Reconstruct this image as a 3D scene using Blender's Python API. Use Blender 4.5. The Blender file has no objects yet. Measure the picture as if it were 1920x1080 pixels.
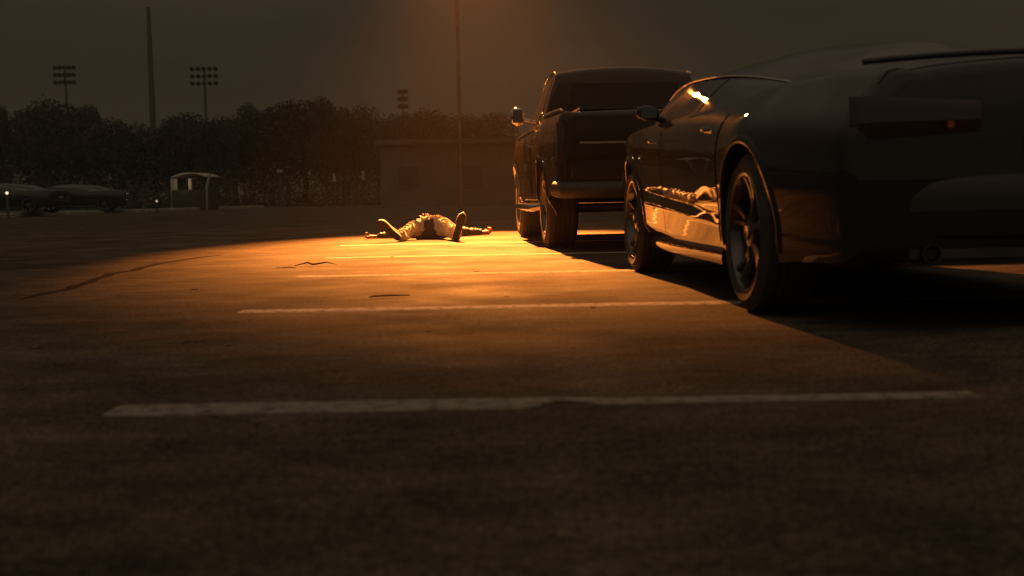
import bpy, bmesh, math, random
from mathutils import Vector, Matrix, noise
random.seed(7)
S = bpy.context.scene
COL = S.collection
R = math.radians

# ---------------------------------------------------------------- camera
cam_d = bpy.data.cameras.new('camera'); cam = bpy.data.objects.new('camera', cam_d); COL.objects.link(cam)
cam_d.sensor_width = 36; cam_d.lens = 2300/1920*36
cam_d.clip_start = .05; cam_d.clip_end = 2000
CH = .52; PITCH = math.atan(175/2300); ROLL = R(1.1)
fw = Vector((0, math.cos(PITCH), -math.sin(PITCH))); r0 = Vector((1, 0, 0)); u0 = r0.cross(fw)
rt = r0*math.cos(ROLL)-u0*math.sin(ROLL); up = r0*math.sin(ROLL)+u0*math.cos(ROLL)
M = Matrix((rt, up, -fw)).transposed().to_4x4(); M.translation = (0, 0, CH)
cam.matrix_world = M
cam_d.dof.use_dof = True; cam_d.dof.focus_distance = 13.5; cam_d.dof.aperture_fstop = 3.2
S.camera = cam

# ---------------------------------------------------------------- world: night sky, city glow
W = bpy.data.worlds.new('World'); S.world = W; W.use_nodes = True
nt = W.node_tree; bg = nt.nodes['Background']
tc = nt.nodes.new('ShaderNodeTexCoord'); sp = nt.nodes.new('ShaderNodeSeparateXYZ'); rp = nt.nodes.new('ShaderNodeValToRGB')
nt.links.new(tc.outputs['Generated'], sp.inputs[0]); nt.links.new(sp.outputs['Z'], rp.inputs[0])
nt.links.new(rp.outputs[0], bg.inputs[0])
e = rp.color_ramp.elements
e[0].position = 0.0; e[0].color = (.031, .0225, .0130, 1)
e[1].position = .13; e[1].color = (.026, .0195, .012, 1)
for p_, c_ in ((.26, (.036, .028, .019, 1)), (.6, (.135, .10, .07, 1)), (1, (.18, .134, .094, 1))):
    q = e.new(p_); q.color = c_
bg.inputs[1].default_value = 1.0
# fill glow added behind the camera to lift the dark rear faces
mr = nt.nodes.new('ShaderNodeMapRange'); mr.inputs['From Min'].default_value = .05; mr.inputs['From Max'].default_value = -.8
mr.interpolation_type = 'SMOOTHSTEP'; nt.links.new(sp.outputs['Y'], mr.inputs[0])
mx = nt.nodes.new('ShaderNodeMix'); mx.data_type = 'RGBA'; mx.blend_type = 'ADD'; nt.links.new(mr.outputs[0], mx.inputs[0])
sn = nt.nodes.new('ShaderNodeTexNoise'); sn.inputs['Scale'].default_value = 3.5; sn.inputs['Detail'].default_value = 5
sm_ = nt.nodes.new('ShaderNodeMapping'); sm_.inputs['Scale'].default_value = (1, 1, 4); nt.links.new(tc.outputs['Generated'], sm_.inputs[0]); nt.links.new(sm_.outputs[0], sn.inputs['Vector'])
sr = nt.nodes.new('ShaderNodeMapRange'); sr.inputs['From Min'].default_value = .3; sr.inputs['From Max'].default_value = .7; sr.inputs['To Min'].default_value = .82; sr.inputs['To Max'].default_value = 1.16
nt.links.new(sn.outputs['Fac'], sr.inputs[0])
sx_ = nt.nodes.new('ShaderNodeMix'); sx_.data_type = 'RGBA'; sx_.blend_type = 'MULTIPLY'; sx_.inputs[0].default_value = 1
nt.links.new(rp.outputs[0], sx_.inputs[6]); nt.links.new(sr.outputs[0], sx_.inputs[7]); nt.links.new(sx_.outputs[2], mx.inputs[6]); mx.inputs[7].default_value = (.040, .032, .024, 1); nt.links.new(mx.outputs[2], bg.inputs[0])
S.view_settings.view_transform = 'Standard'; S.view_settings.look = 'None'
S.view_settings.exposure = 0; S.view_settings.gamma = 1
S.cycles.use_denoising = True
S.cycles.max_bounces = 6
S.cycles.sample_clamp_indirect = 6

# the parking lot lamp that makes the pool of light (its pole is built below)
LAMP = Vector((-.86, 21.6, 6.0)); AIM = Vector((0, 13.9, 0))
ld = bpy.data.lights.new('lamp_light', 'SPOT'); ld.energy = 76000; ld.color = (1, .295, .046)
ld.spot_size = R(41); ld.spot_blend = 1.0; ld.shadow_soft_size = .09
lo = bpy.data.objects.new('lamp_light', ld); COL.objects.link(lo)
lo.location = LAMP; lo.rotation_euler = (AIM-LAMP).to_track_quat('-Z', 'Y').to_euler()

# ---------------------------------------------------------------- helpers
def tag(o, label=None, cat=None, group=None, kind=None):
    if label: o['label'] = label
    if cat: o['category'] = cat
    if group: o['group'] = group
    if kind: o['kind'] = kind
    return o
def empty(name, loc=(0, 0, 0), rz=0, parent=None):
    o = bpy.data.objects.new(name, None); COL.objects.link(o); o.location = loc; o.rotation_euler = (0, 0, rz)
    o.empty_display_size = .1
    if parent: o.parent = parent
    return o
def link(name, me, mat, parent=None, smooth=True, sharp=35):
    o = bpy.data.objects.new(name, me); COL.objects.link(o)
    if mat is not None:
        me.materials.clear(); me.materials.append(mat)
    if smooth and len(me.polygons):
        me.polygons.foreach_set('use_smooth', [True]*len(me.polygons))
        me.set_sharp_from_angle(angle=R(sharp))
    if parent: o.parent = parent
    return o
def obj(name, bm, mat, parent=None, smooth=True, sharp=35, fix=True):
    if fix: bmesh.ops.recalc_face_normals(bm, faces=bm.faces)
    me = bpy.data.meshes.new(name); bm.to_mesh(me); bm.free()
    return link(name, me, mat, parent, smooth, sharp)
def evaluated(o, name=None):
    dg = bpy.context.evaluated_depsgraph_get(); dg.update()
    me = bpy.data.meshes.new_from_object(o.evaluated_get(dg))
    return me
def box(bm, x0, x1, y0, y1, z0, z1, bev=0, mat=None):
    r = bmesh.ops.create_cube(bm, size=1)
    vs = r['verts']
    for v in vs:
        v.co = Vector(((x0+x1)/2+v.co.x*(x1-x0), (y0+y1)/2+v.co.y*(y1-y0), (z0+z1)/2+v.co.z*(z1-z0)))
    if bev:
        es = list({e_ for v in vs for e_ in v.link_edges})
        vs = bmesh.ops.bevel(bm, geom=es, offset=bev, segments=2, affect='EDGES')['verts']
    if mat is not None:
        bmesh.ops.transform(bm, matrix=mat, verts=list(vs))
    return vs
def tube(bm, pts, rad, n=10, cap=True):
    pts = [Vector(p) for p in pts]; rings = []
    for i, p in enumerate(pts):
        a = pts[max(i-1, 0)]; b = pts[min(i+1, len(pts)-1)]; d = (b-a).normalized()
        q = Vector((0, 0, 1)) if abs(d.z) < .9 else Vector((1, 0, 0))
        s = d.cross(q).normalized(); t = d.cross(s)
        r_ = rad[i] if isinstance(rad, (list, tuple)) else rad
        rings.append([bm.verts.new(p+s*math.cos(2*math.pi*k/n)*r_+t*math.sin(2*math.pi*k/n)*r_) for k in range(n)])
    for a, b in zip(rings, rings[1:]):
        for k in range(n): bm.faces.new((a[k], a[(k+1) % n], b[(k+1) % n], b[k]))
    if cap: bm.faces.new(rings[0]); bm.faces.new(rings[-1])
def loft(bm, rings, closed=True, cap=True):
    vr = [[bm.verts.new(p) for p in r_] for r_ in rings]; n = len(vr[0])
    for a, b in zip(vr, vr[1:]):
        for k in range(n if closed else n-1):
            bm.faces.new((a[k], a[(k+1) % n], b[(k+1) % n], b[k]))
    if cap and closed: bm.faces.new(vr[0]); bm.faces.new(vr[-1])
    return vr
def lathe_x(bm, prof, n=40):            # prof = (x, r): axis along x
    rings = []
    for k in range(n):
        a = 2*math.pi*k/n
        rings.append([bm.verts.new((x, r_*math.cos(a), r_*math.sin(a))) for x, r_ in prof])
    for k in range(n):
        a, b = rings[k], rings[(k+1) % n]
        for j in range(len(prof)-1): bm.faces.new((a[j], a[j+1], b[j+1], b[j]))
def lerp(tab, x):
    if x <= tab[0][0]: return tab[0][1]
    for (a, va), (b, vb) in zip(tab, tab[1:]):
        if x <= b:
            t = (x-a)/(b-a); return va+(vb-va)*t
    return tab[-1][1]
def slerp(tab, x):                      # smooth interpolation through a table
    if x <= tab[0][0]: return tab[0][1]
    if x >= tab[-1][0]: return tab[-1][1]
    for i in range(len(tab)-1):
        if x <= tab[i+1][0]:
            x0, y0 = tab[i]; x1, y1 = tab[i+1]; h = x1-x0
            m0 = (y1-tab[i-1][1])/(x1-tab[i-1][0]) if i else (y1-y0)/h
            m1 = (tab[i+2][1]-y0)/(tab[i+2][0]-x0) if i+2 < len(tab) else (y1-y0)/h
            t = (x-x0)/h; t2 = t*t; t3 = t2*t
            return (2*t3-3*t2+1)*y0+(t3-2*t2+t)*h*m0+(-2*t3+3*t2)*y1+(t3-t2)*h*m1

def mat(name, col, rough=.5, metal=0, spec=.5, coat=0, noise_s=0, noise_a=0, bump=0, bump_s=50):
    m = bpy.data.materials.new(name); m.use_nodes = True; n = m.node_tree; b = n.nodes['Principled BSDF']
    b.inputs['Base Color'].default_value = (*col, 1); b.inputs['Roughness'].default_value = rough
    b.inputs['Metallic'].default_value = metal; b.inputs['Specular IOR Level'].default_value = spec
    b.inputs['Coat Weight'].default_value = coat; b.inputs['Coat Roughness'].default_value = .015
    if noise_a:
        t = n.nodes.new('ShaderNodeTexNoise'); t.inputs['Scale'].default_value = noise_s; t.inputs['Detail'].default_value = 6
        c = n.nodes.new('ShaderNodeTexCoord'); n.links.new(c.outputs['Object'], t.inputs['Vector'])
        r_ = n.nodes.new('ShaderNodeValToRGB'); n.links.new(t.outputs['Fac'], r_.inputs[0])
        r_.color_ramp.elements[0].position = .3; r_.color_ramp.elements[1].position = .7
        r_.color_ramp.elements[0].color = (*[max(0, c_*(1-noise_a)) for c_ in col], 1)
        r_.color_ramp.elements[1].color = (*[c_*(1+noise_a) for c_ in col], 1)
        n.links.new(r_.outputs[0], b.inputs['Base Color'])
    if bump:
        t = n.nodes.new('ShaderNodeTexNoise'); t.inputs['Scale'].default_value = bump_s; t.inputs['Detail'].default_value = 4
        c = n.nodes.new('ShaderNodeTexCoord'); n.links.new(c.outputs['Object'], t.inputs['Vector'])
        bp = n.nodes.new('ShaderNodeBump'); bp.inputs['Strength'].default_value = bump; bp.inputs['Distance'].default_value = .01
        n.links.new(t.outputs['Fac'], bp.inputs['Height']); n.links.new(bp.outputs[0], b.inputs['Normal'])
    return m
def emis(name, col, s):
    m = bpy.data.materials.new(name); m.use_nodes = True; n = m.node_tree; n.nodes.clear()
    e_ = n.nodes.new('ShaderNodeEmission'); o_ = n.nodes.new('ShaderNodeOutputMaterial')
    e_.inputs[0].default_value = (*col, 1); e_.inputs[1].default_value = s; n.links.new(e_.outputs[0], o_.inputs[0]); return m

PAINT = mat('black_car_paint', (.035, .030, .026), .5, 0, 0, 1)
PAINT2 = mat('dark_truck_paint', (.035, .029, .024), .5, 0, 0, 1)
GLASS = mat('tinted_glass', (.03, .026, .023), .02, 0, .6)
PLASTIC = mat('black_plastic', (.07, .062, .054), .5, noise_s=8, noise_a=.2)
RUBBER = mat('tyre_rubber', (.06, .053, .046), .75, bump=.3, bump_s=60, noise_s=12, noise_a=.25)
ALLOY = mat('dark_alloy', (.16, .15, .14), .20, .9)
CHROME = mat('chrome', (.75, .73, .7), .08, 1)
REDLENS = mat('red_lens', (.045, .022, .018), .06, 0, .6, 1)
MIRROR = mat('mirror_glass', (.18, .17, .16), .02, 1)
REFLECTOR = mat('red_reflector', (.5, .05, .02), .1, 0, .8, 1)
CLEARLENS = mat('clear_lens', (.25, .24, .22), .05, 0, .8, 1)
PLATE = mat('plate_white', (.3, .29, .27), .4, noise_s=20, noise_a=.1)
STEEL = mat('galvanised_pole', (.16, .145, .13), .4, .5, noise_s=5, noise_a=.3)
CONCRETE = mat('kerb_concrete', (.38, .35, .30), .8, noise_s=3, noise_a=.3)
WALLM = mat('building_render', (.16, .13, .105), .85, noise_s=1.2, noise_a=.15)
WHITE = mat('white_painted', (.50, .47, .42), .6, noise_s=3, noise_a=.08)
LEAF = mat('foliage', (.085, .08, .058), .9, 0, .1, noise_s=.8, noise_a=.25)
BARK = mat('bark', (.07, .055, .04), .9, noise_s=5, noise_a=.4)
GRASSM = mat('grass_ground', (.05, .05, .025), .9, noise_s=.6, noise_a=.4)
TROUSER = mat('pale_trousers', (.52, .48, .40), .9, 0, .2, noise_s=30, noise_a=.06, bump=.15, bump_s=90)
JACKET = mat('dark_jacket', (.06, .038, .026), .55, noise_s=20, noise_a=.25, bump=.4, bump_s=40)
SKIN = mat('skin', (.40, .15, .07), .45, noise_s=30, noise_a=.1)
SHOE = mat('shoe_canvas', (.12, .09, .065), .6, noise_s=40, noise_a=.15)
SOLE = mat('shoe_sole', (.035, .03, .025), .7, bump=.5, bump_s=120, noise_s=60, noise_a=.2)
MIDSOLE = mat('shoe_midsole', (.7, .62, .5), .6, noise_s=40, noise_a=.1)
HAIR = mat('hair', (.05, .03, .02), .5, noise_s=60, noise_a=.4, bump=.6, bump_s=120)
DRYLEAF = mat('dry_leaf', (.32, .2, .1), .6, noise_s=60, noise_a=.4)
TWIG = mat('twig_bark', (.035, .025, .018), .85, noise_s=60, noise_a=.3)

# ---------------------------------------------------------------- ground
def asphalt():
    m = bpy.data.materials.new('asphalt'); m.use_nodes = True; n = m.node_tree; b = n.nodes['Principled BSDF']
    N = n.nodes.new; L = n.links.new
    c = N('ShaderNodeTexCoord')
    def noi(scale, det=6, sc=(1, 1, 1), rough=.6):
        mp = N('ShaderNodeMapping'); mp.inputs['Scale'].default_value = sc; L(c.outputs['Object'], mp.inputs[0])
        t = N('ShaderNodeTexNoise'); t.inputs['Scale'].default_value = scale; t.inputs['Detail'].default_value = det
        t.inputs['Roughness'].default_value = rough; L(mp.outputs[0], t.inputs['Vector']); return t.outputs['Fac']
    def ramp(f, a, ca, b_, cb):
        r_ = N('ShaderNodeValToRGB'); L(f, r_.inputs[0]); el = r_.color_ramp.elements
        el[0].position = a; el[0].color = (ca, ca, ca, 1); el[1].position = b_; el[1].color = (cb, cb, cb, 1); return r_.outputs[0]
    def mul(a, b_, f=1):
        x = N('ShaderNodeMix'); x.data_type = 'RGBA'; x.blend_type = 'MULTIPLY'; x.inputs[0].default_value = f
        L(a, x.inputs[6]); L(b_, x.inputs[7]); return x.outputs[2]
    base = N('ShaderNodeRGB'); base.outputs[0].default_value = (.115, .091, .069, 1)
    col = mul(base.outputs[0], ramp(noi(.9, 8), .34, .62, .66, 1.22))
    col = mul(col, ramp(noi(3.2, 6, (.8, 1.3, 1)), .3, .55, .68, 1.28))       # tyre-worn streaks along the lanes
    col = mul(col, ramp(noi(48, 4, rough=.8), .34, .32, .66, 1.7))                       # aggregate
    col = mul(col, ramp(noi(13, 5, (.6, 1.5, 1), .7), .32, .68, .68, 1.25))
    col = mul(col, ramp(noi(.35, 4, (1, 1, 1)), .56, 1.0, .72, .62))          # old oil stains
    col = mul(col, ramp(noi(130, 2, rough=.5), .38, .6, .62, 1.45))
    vs = N('ShaderNodeTexVoronoi'); vs.inputs['Scale'].default_value = 7; L(c.outputs['Object'], vs.inputs['Vector'])
    col = mul(col, ramp(vs.outputs['Distance'], .035, .35, .06, 1))            # small tar spots
    # fine cracks
    v = N('ShaderNodeTexVoronoi'); v.feature = 'DISTANCE_TO_EDGE'; v.inputs['Scale'].default_value = .28
    wv = N('ShaderNodeTexNoise'); wv.inputs['Scale'].default_value = 1.5; wv.inputs['Detail'].default_value = 5; L(c.outputs['Object'], wv.inputs['Vector'])
    ad = N('ShaderNodeVectorMath'); ad.operation = 'ADD'; L(c.outputs['Object'], ad.inputs[0]); L(wv.outputs['Color'], ad.inputs[1]); L(ad.outputs[0], v.inputs['Vector'])
    col = mul(col, ramp(v.outputs['Distance'], .0, .55, .0035, 1))
    L(col, b.inputs['Base Color'])
    rr = ramp(noi(1.3, 6), .3, .72, .7, .92); L(rr, b.inputs['Roughness'])
    b.inputs['Specular IOR Level'].default_value = .06
    bp = N('ShaderNodeBump'); bp.inputs['Strength'].default_value = .5; bp.inputs['Distance'].default_value = .003
    L(noi(90, 5, rough=.7), bp.inputs['Height'])
    bp2 = N('ShaderNodeBump'); bp2.inputs['Strength'].default_value = .25; bp2.inputs['Distance'].default_value = .008
    L(noi(5, 4), bp2.inputs['Height']); L(bp.outputs[0], bp2.inputs['Normal']); L(bp2.outputs[0], b.inputs['Normal'])
    return m
def paintline(name='road_paint', k=1.0):
    m = bpy.data.materials.new(name); m.use_nodes = True; n = m.node_tree; b = n.nodes['Principled BSDF']
    N = n.nodes.new; L = n.links.new; c = N('ShaderNodeTexCoord')
    t = N('ShaderNodeTexNoise'); t.inputs['Scale'].default_value = 22; t.inputs['Detail'].default_value = 8; t.inputs['Roughness'].default_value = .75
    L(c.outputs['Object'], t.inputs['Vector'])
    r_ = N('ShaderNodeValToRGB'); L(t.outputs['Fac'], r_.inputs[0]); el = r_.color_ramp.elements
    el[0].position = .40; el[0].color = (.14, .115, .09, 1); el[1].position = .52; el[1].color = (.34*k, .31*k, .27*k, 1)
    L(r_.outputs[0], b.inputs['Base Color']); b.inputs['Roughness'].default_value = .85; b.inputs['Specular IOR Level'].default_value = .06
    return m
ASPH = asphalt(); LINE = paintline('road_paint', 1.0); LINE_FRESH = paintline('fresh_road_paint', 2.0)  # one road paint in two tones, paler for lines past the nearest

bm = bmesh.new()
gv = [bm.verts.new(p) for p in ((-160, -30, 0), (160, -30, 0), (160, 76, 0), (-160, 76, 0))]; bm.faces.new(gv)
tag(obj('parking_lot', bm, ASPH, smooth=False), 'worn asphalt parking lot lit by one orange pool of light', kind='structure')
bm = bmesh.new()
gv = [bm.verts.new(p) for p in ((-600, 76, -.01), (600, 76, -.01), (600, 900, -.01), (-600, 900, -.01))]; bm.faces.new(gv)
tag(obj('grass_field', bm, GRASSM, smooth=False), 'dark grass field beyond the parking lot', kind='structure')
# kerb at the far left, a real step
bm = bmesh.new()
K = [(-24.0, 30), (-20.35, 49), (-17.8, 62), (-15.2, 75.9)]
loft(bm, [[(x, y, .0), (x, y, .13), (x-.04, y, .15), (x-.35, y, .15), (x-.35, y, 0)] for x, y in K])
tag(obj('kerb', bm, CONCRETE, smooth=False), 'pale concrete kerb at the far left edge of the lot', kind='structure')
bm = bmesh.new()
pts = [(x-.352, y, .11) for x, y in K]
a = [bm.verts.new(p) for p in pts]; b = [bm.verts.new((p[0]-60, p[1]+4, .11)) for p in pts]
for i in range(3): bm.faces.new((a[i], a[i+1], b[i+1], b[i]))
tag(obj('grass_verge', bm, GRASSM, smooth=False), 'dark grass verge behind the kerb', kind='structure')

# stall lines
LN = [(-1.01, 3.04, 'nearest blurred stall line, with a dark gap in its paint'), (-1.27, 5.70, 'second stall line from the camera, ending beside the rear wheel of the car'),
      (-1.44, 8.20, 'third stall line from the camera, just beyond the stick'), (-1.62, 10.70, 'fourth stall line, thin and pale, nearer than the lying person'),
      (-1.87, 13.42, 'faint stall line right at the feet of the lying person')]
for i, (xl, y, lab) in enumerate(LN):
    bm = bmesh.new(); n = 240; x1 = 6.2; wd = .066; rows = []
    for k in range(n+1):
        x = xl+(x1-xl)*k/n; a_ = y-wd+.006*noise.noise((k*.3, i*5, 0)); b_ = y+wd+.006*noise.noise((k*.3, i*5+2, 3))-(.035*min(1, max(0, (k-38)/4)) if i == 0 else 0)
        if i == 0: a_ += .075*min(1, max(0, (k-34)/3))*min(1, max(0, (41-k)/3)) + .035*min(1, max(0, (k-36)/3))   # near half of the paint worn away
        e_ = .015 if 0 < k < n else .002
        rows.append([bm.verts.new(p) for p in ((x, a_-e_, .0004), (x, a_+.004, .0018), (x, b_-.004, .0018), (x, b_+e_, .0004))])
    if i == 0: rows = rows[:73]                   # the nearest line stops short here
    for p, q in zip(rows, rows[1:]):
        for j in range(3): bm.faces.new((p[j], q[j], q[j+1], p[j+1]))
    bmesh.ops.delete(bm, geom=[v for v in bm.verts if not v.link_faces], context="VERTS")
    tag(obj('stall_line', bm, LINE if i < 1 else LINE_FRESH, smooth=False), lab, 'marking', kind='structure')

# tar: a long sealed crack at the left, and the worn blot on the nearest line
TAR = mat('tar_seal', (.072, .056, .042), 1.0, 0, 0, noise_s=20, noise_a=.3)
def gpt(px, py):
    d = fw+rt*((px-960)/2300)+up*((540-py)/2300); t_ = CH/-d.z; return d.x*t_, d.y*t_
def ribbon(name, pix, w, lab, seed):
    P = [Vector(gpt(*p)) for p in pix]; Q = []
    for a, b in zip(P, P[1:]):
        n = max(3, int((b-a).length/.12)); Q += [a.lerp(b, k/n) for k in range(n)]
    Q.append(P[-1]); bm = bmesh.new(); rows = []
    for k, q in enumerate(Q):
        d = (Q[min(k+1, len(Q)-1)]-Q[max(k-1, 0)]).normalized(); nn = Vector((-d.y, d.x)); o = noise.noise((k*.25, seed, 0))*.07
        ww = w*(.55+.6*abs(noise.noise((k*.4, seed, 9)))+.2)*min(1, .15+min(k, len(Q)-1-k)*.25)
        rows.append([bm.verts.new((*(q+nn*(o+e_*ww)), z)) for e_, z in ((-1, .0005), (-.6, .0024), (.6, .0024), (1, .0005))])
    for a, b in zip(rows, rows[1:]):
        for j in range(3): bm.faces.new((a[j], b[j], b[j+1], a[j+1]))
    tag(obj(name, bm, TAR, smooth=False), lab, kind='structure')
ribbon('tar_seam', [(40, 562), (130, 540), (220, 512), (300, 494), (372, 483), (420, 478)], .05, 'dark sealed crack running away at the left of the pool', 3)
ribbon('tar_blot', [(1012, 757), (1045, 755), (1100, 756)], .035, 'dark blot on the nearest stall line', 8)

# ---------------------------------------------------------------- car building
def arch_cut(body, cuts, wx, r_, depth=.30):
    cb = bmesh.new()
    for (cy, cz) in cuts:
        for s in (-1, 1):
            bmesh.ops.create_cone(cb, cap_ends=True, segments=56, radius1=r_, radius2=r_, depth=depth+.3,
                                  matrix=Matrix.Translation((s*(wx+(.3-depth)/2), cy, cz)) @ Matrix.Rotation(math.pi/2, 4, 'Y'))
    bmesh.ops.recalc_face_normals(cb, faces=cb.faces)
    cm = bpy.data.meshes.new('cut'); cb.to_mesh(cm); cb.free()
    co = bpy.data.objects.new('cut', cm); COL.objects.link(co)
    md = body.modifiers.new('b', 'BOOLEAN'); md.object = co; md.operation = 'DIFFERENCE'; md.solver = 'EXACT'
    bpy.context.view_layer.update()
    me = evaluated(body); body.modifiers.clear(); body.data = me
    bpy.data.objects.remove(co)
    body.data.polygons.foreach_set('use_smooth', [True]*len(body.data.polygons)); body.data.set_sharp_from_angle(angle=R(28))

def wheel(parent, x, y, s, r_, w, rim_r, spokes, twin=True):
    """x = outer face of the tyre, s = side sign"""
    hb = bmesh.new(); lathe_x(hb, [(-.06, .0001), (-.06, .15), (-.045, .15), (-.045, .0001)], 24)   # brake disc
    for v in hb.verts: v.co.x *= 1
    h = obj('wheel', hb, ALLOY, parent); h.location = (s*(x-.02), y, r_); h.rotation_euler = (0, 0, 0 if s > 0 else math.pi)
    tb = bmesh.new()
    sh = .022
    prof = [(-w+.005, rim_r), (-w-.004, rim_r+.03), (-w-.006, r_-.05), (-w+sh, r_-.006), (-w+sh+.02, r_)]
    for k in range(1, 5):
        xx = -w+sh+.02+(w-2*(sh+.02))*k/5
        prof += [(xx-.006, r_), (xx-.004, r_-.008), (xx+.004, r_-.008), (xx+.006, r_)]
    prof += [(-sh-.02, r_), (-sh, r_-.006), (.006, r_-.05), (.004, rim_r+.03), (-.005, rim_r)]
    lathe_x(tb, [(a_+.02, b_) for a_, b_ in prof], 64); t = obj('tyre', tb, RUBBER, h)
    rb = bmesh.new()
    lathe_x(rb, [(-w+.03, rim_r-.02), (-w+.02, rim_r), (-w+.035, rim_r-.005), (-.03, rim_r-.012), (.012, rim_r+.004), (.018, rim_r), (.014, rim_r-.012), (-.03, rim_r-.03), (-w+.03, rim_r-.03)], 64)
    lathe_x(rb, [(.005, .0001), (.008, .03), (-.002, .035), (-.006, .06), (-.03, .065), (-.05, .05), (-.05, .0001)], 32)
    for k in range(spokes):
        a0 = 2*math.pi*k/spokes+.3
        for da in ((-.13, .13) if twin else (0,)):
            rings = []
            for j in range(7):
                t_ = j/6; rr = .045+(rim_r-.055)*t_; an = a0+da*(.35+.9*t_); wd = (.011 if twin else .02)+.006*t_
                dx = -.004-.022*math.sin(math.pi*t_)+.012*t_
                cy, cz = rr*math.cos(an), rr*math.sin(an); ty, tz = -math.sin(an)*wd, math.cos(an)*wd
                rings.append([(dx, cy-ty*.6, cz-tz*.6), (dx, cy+ty*.6, cz+tz*.6), (dx-.014, cy+ty, cz+tz), (dx-.035, cy+ty, cz+tz), (dx-.035, cy-ty, cz-tz), (dx-.014, cy-ty, cz-tz)])
            loft(rb, rings)
    obj('rim', rb, ALLOY, h)
    return h

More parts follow.
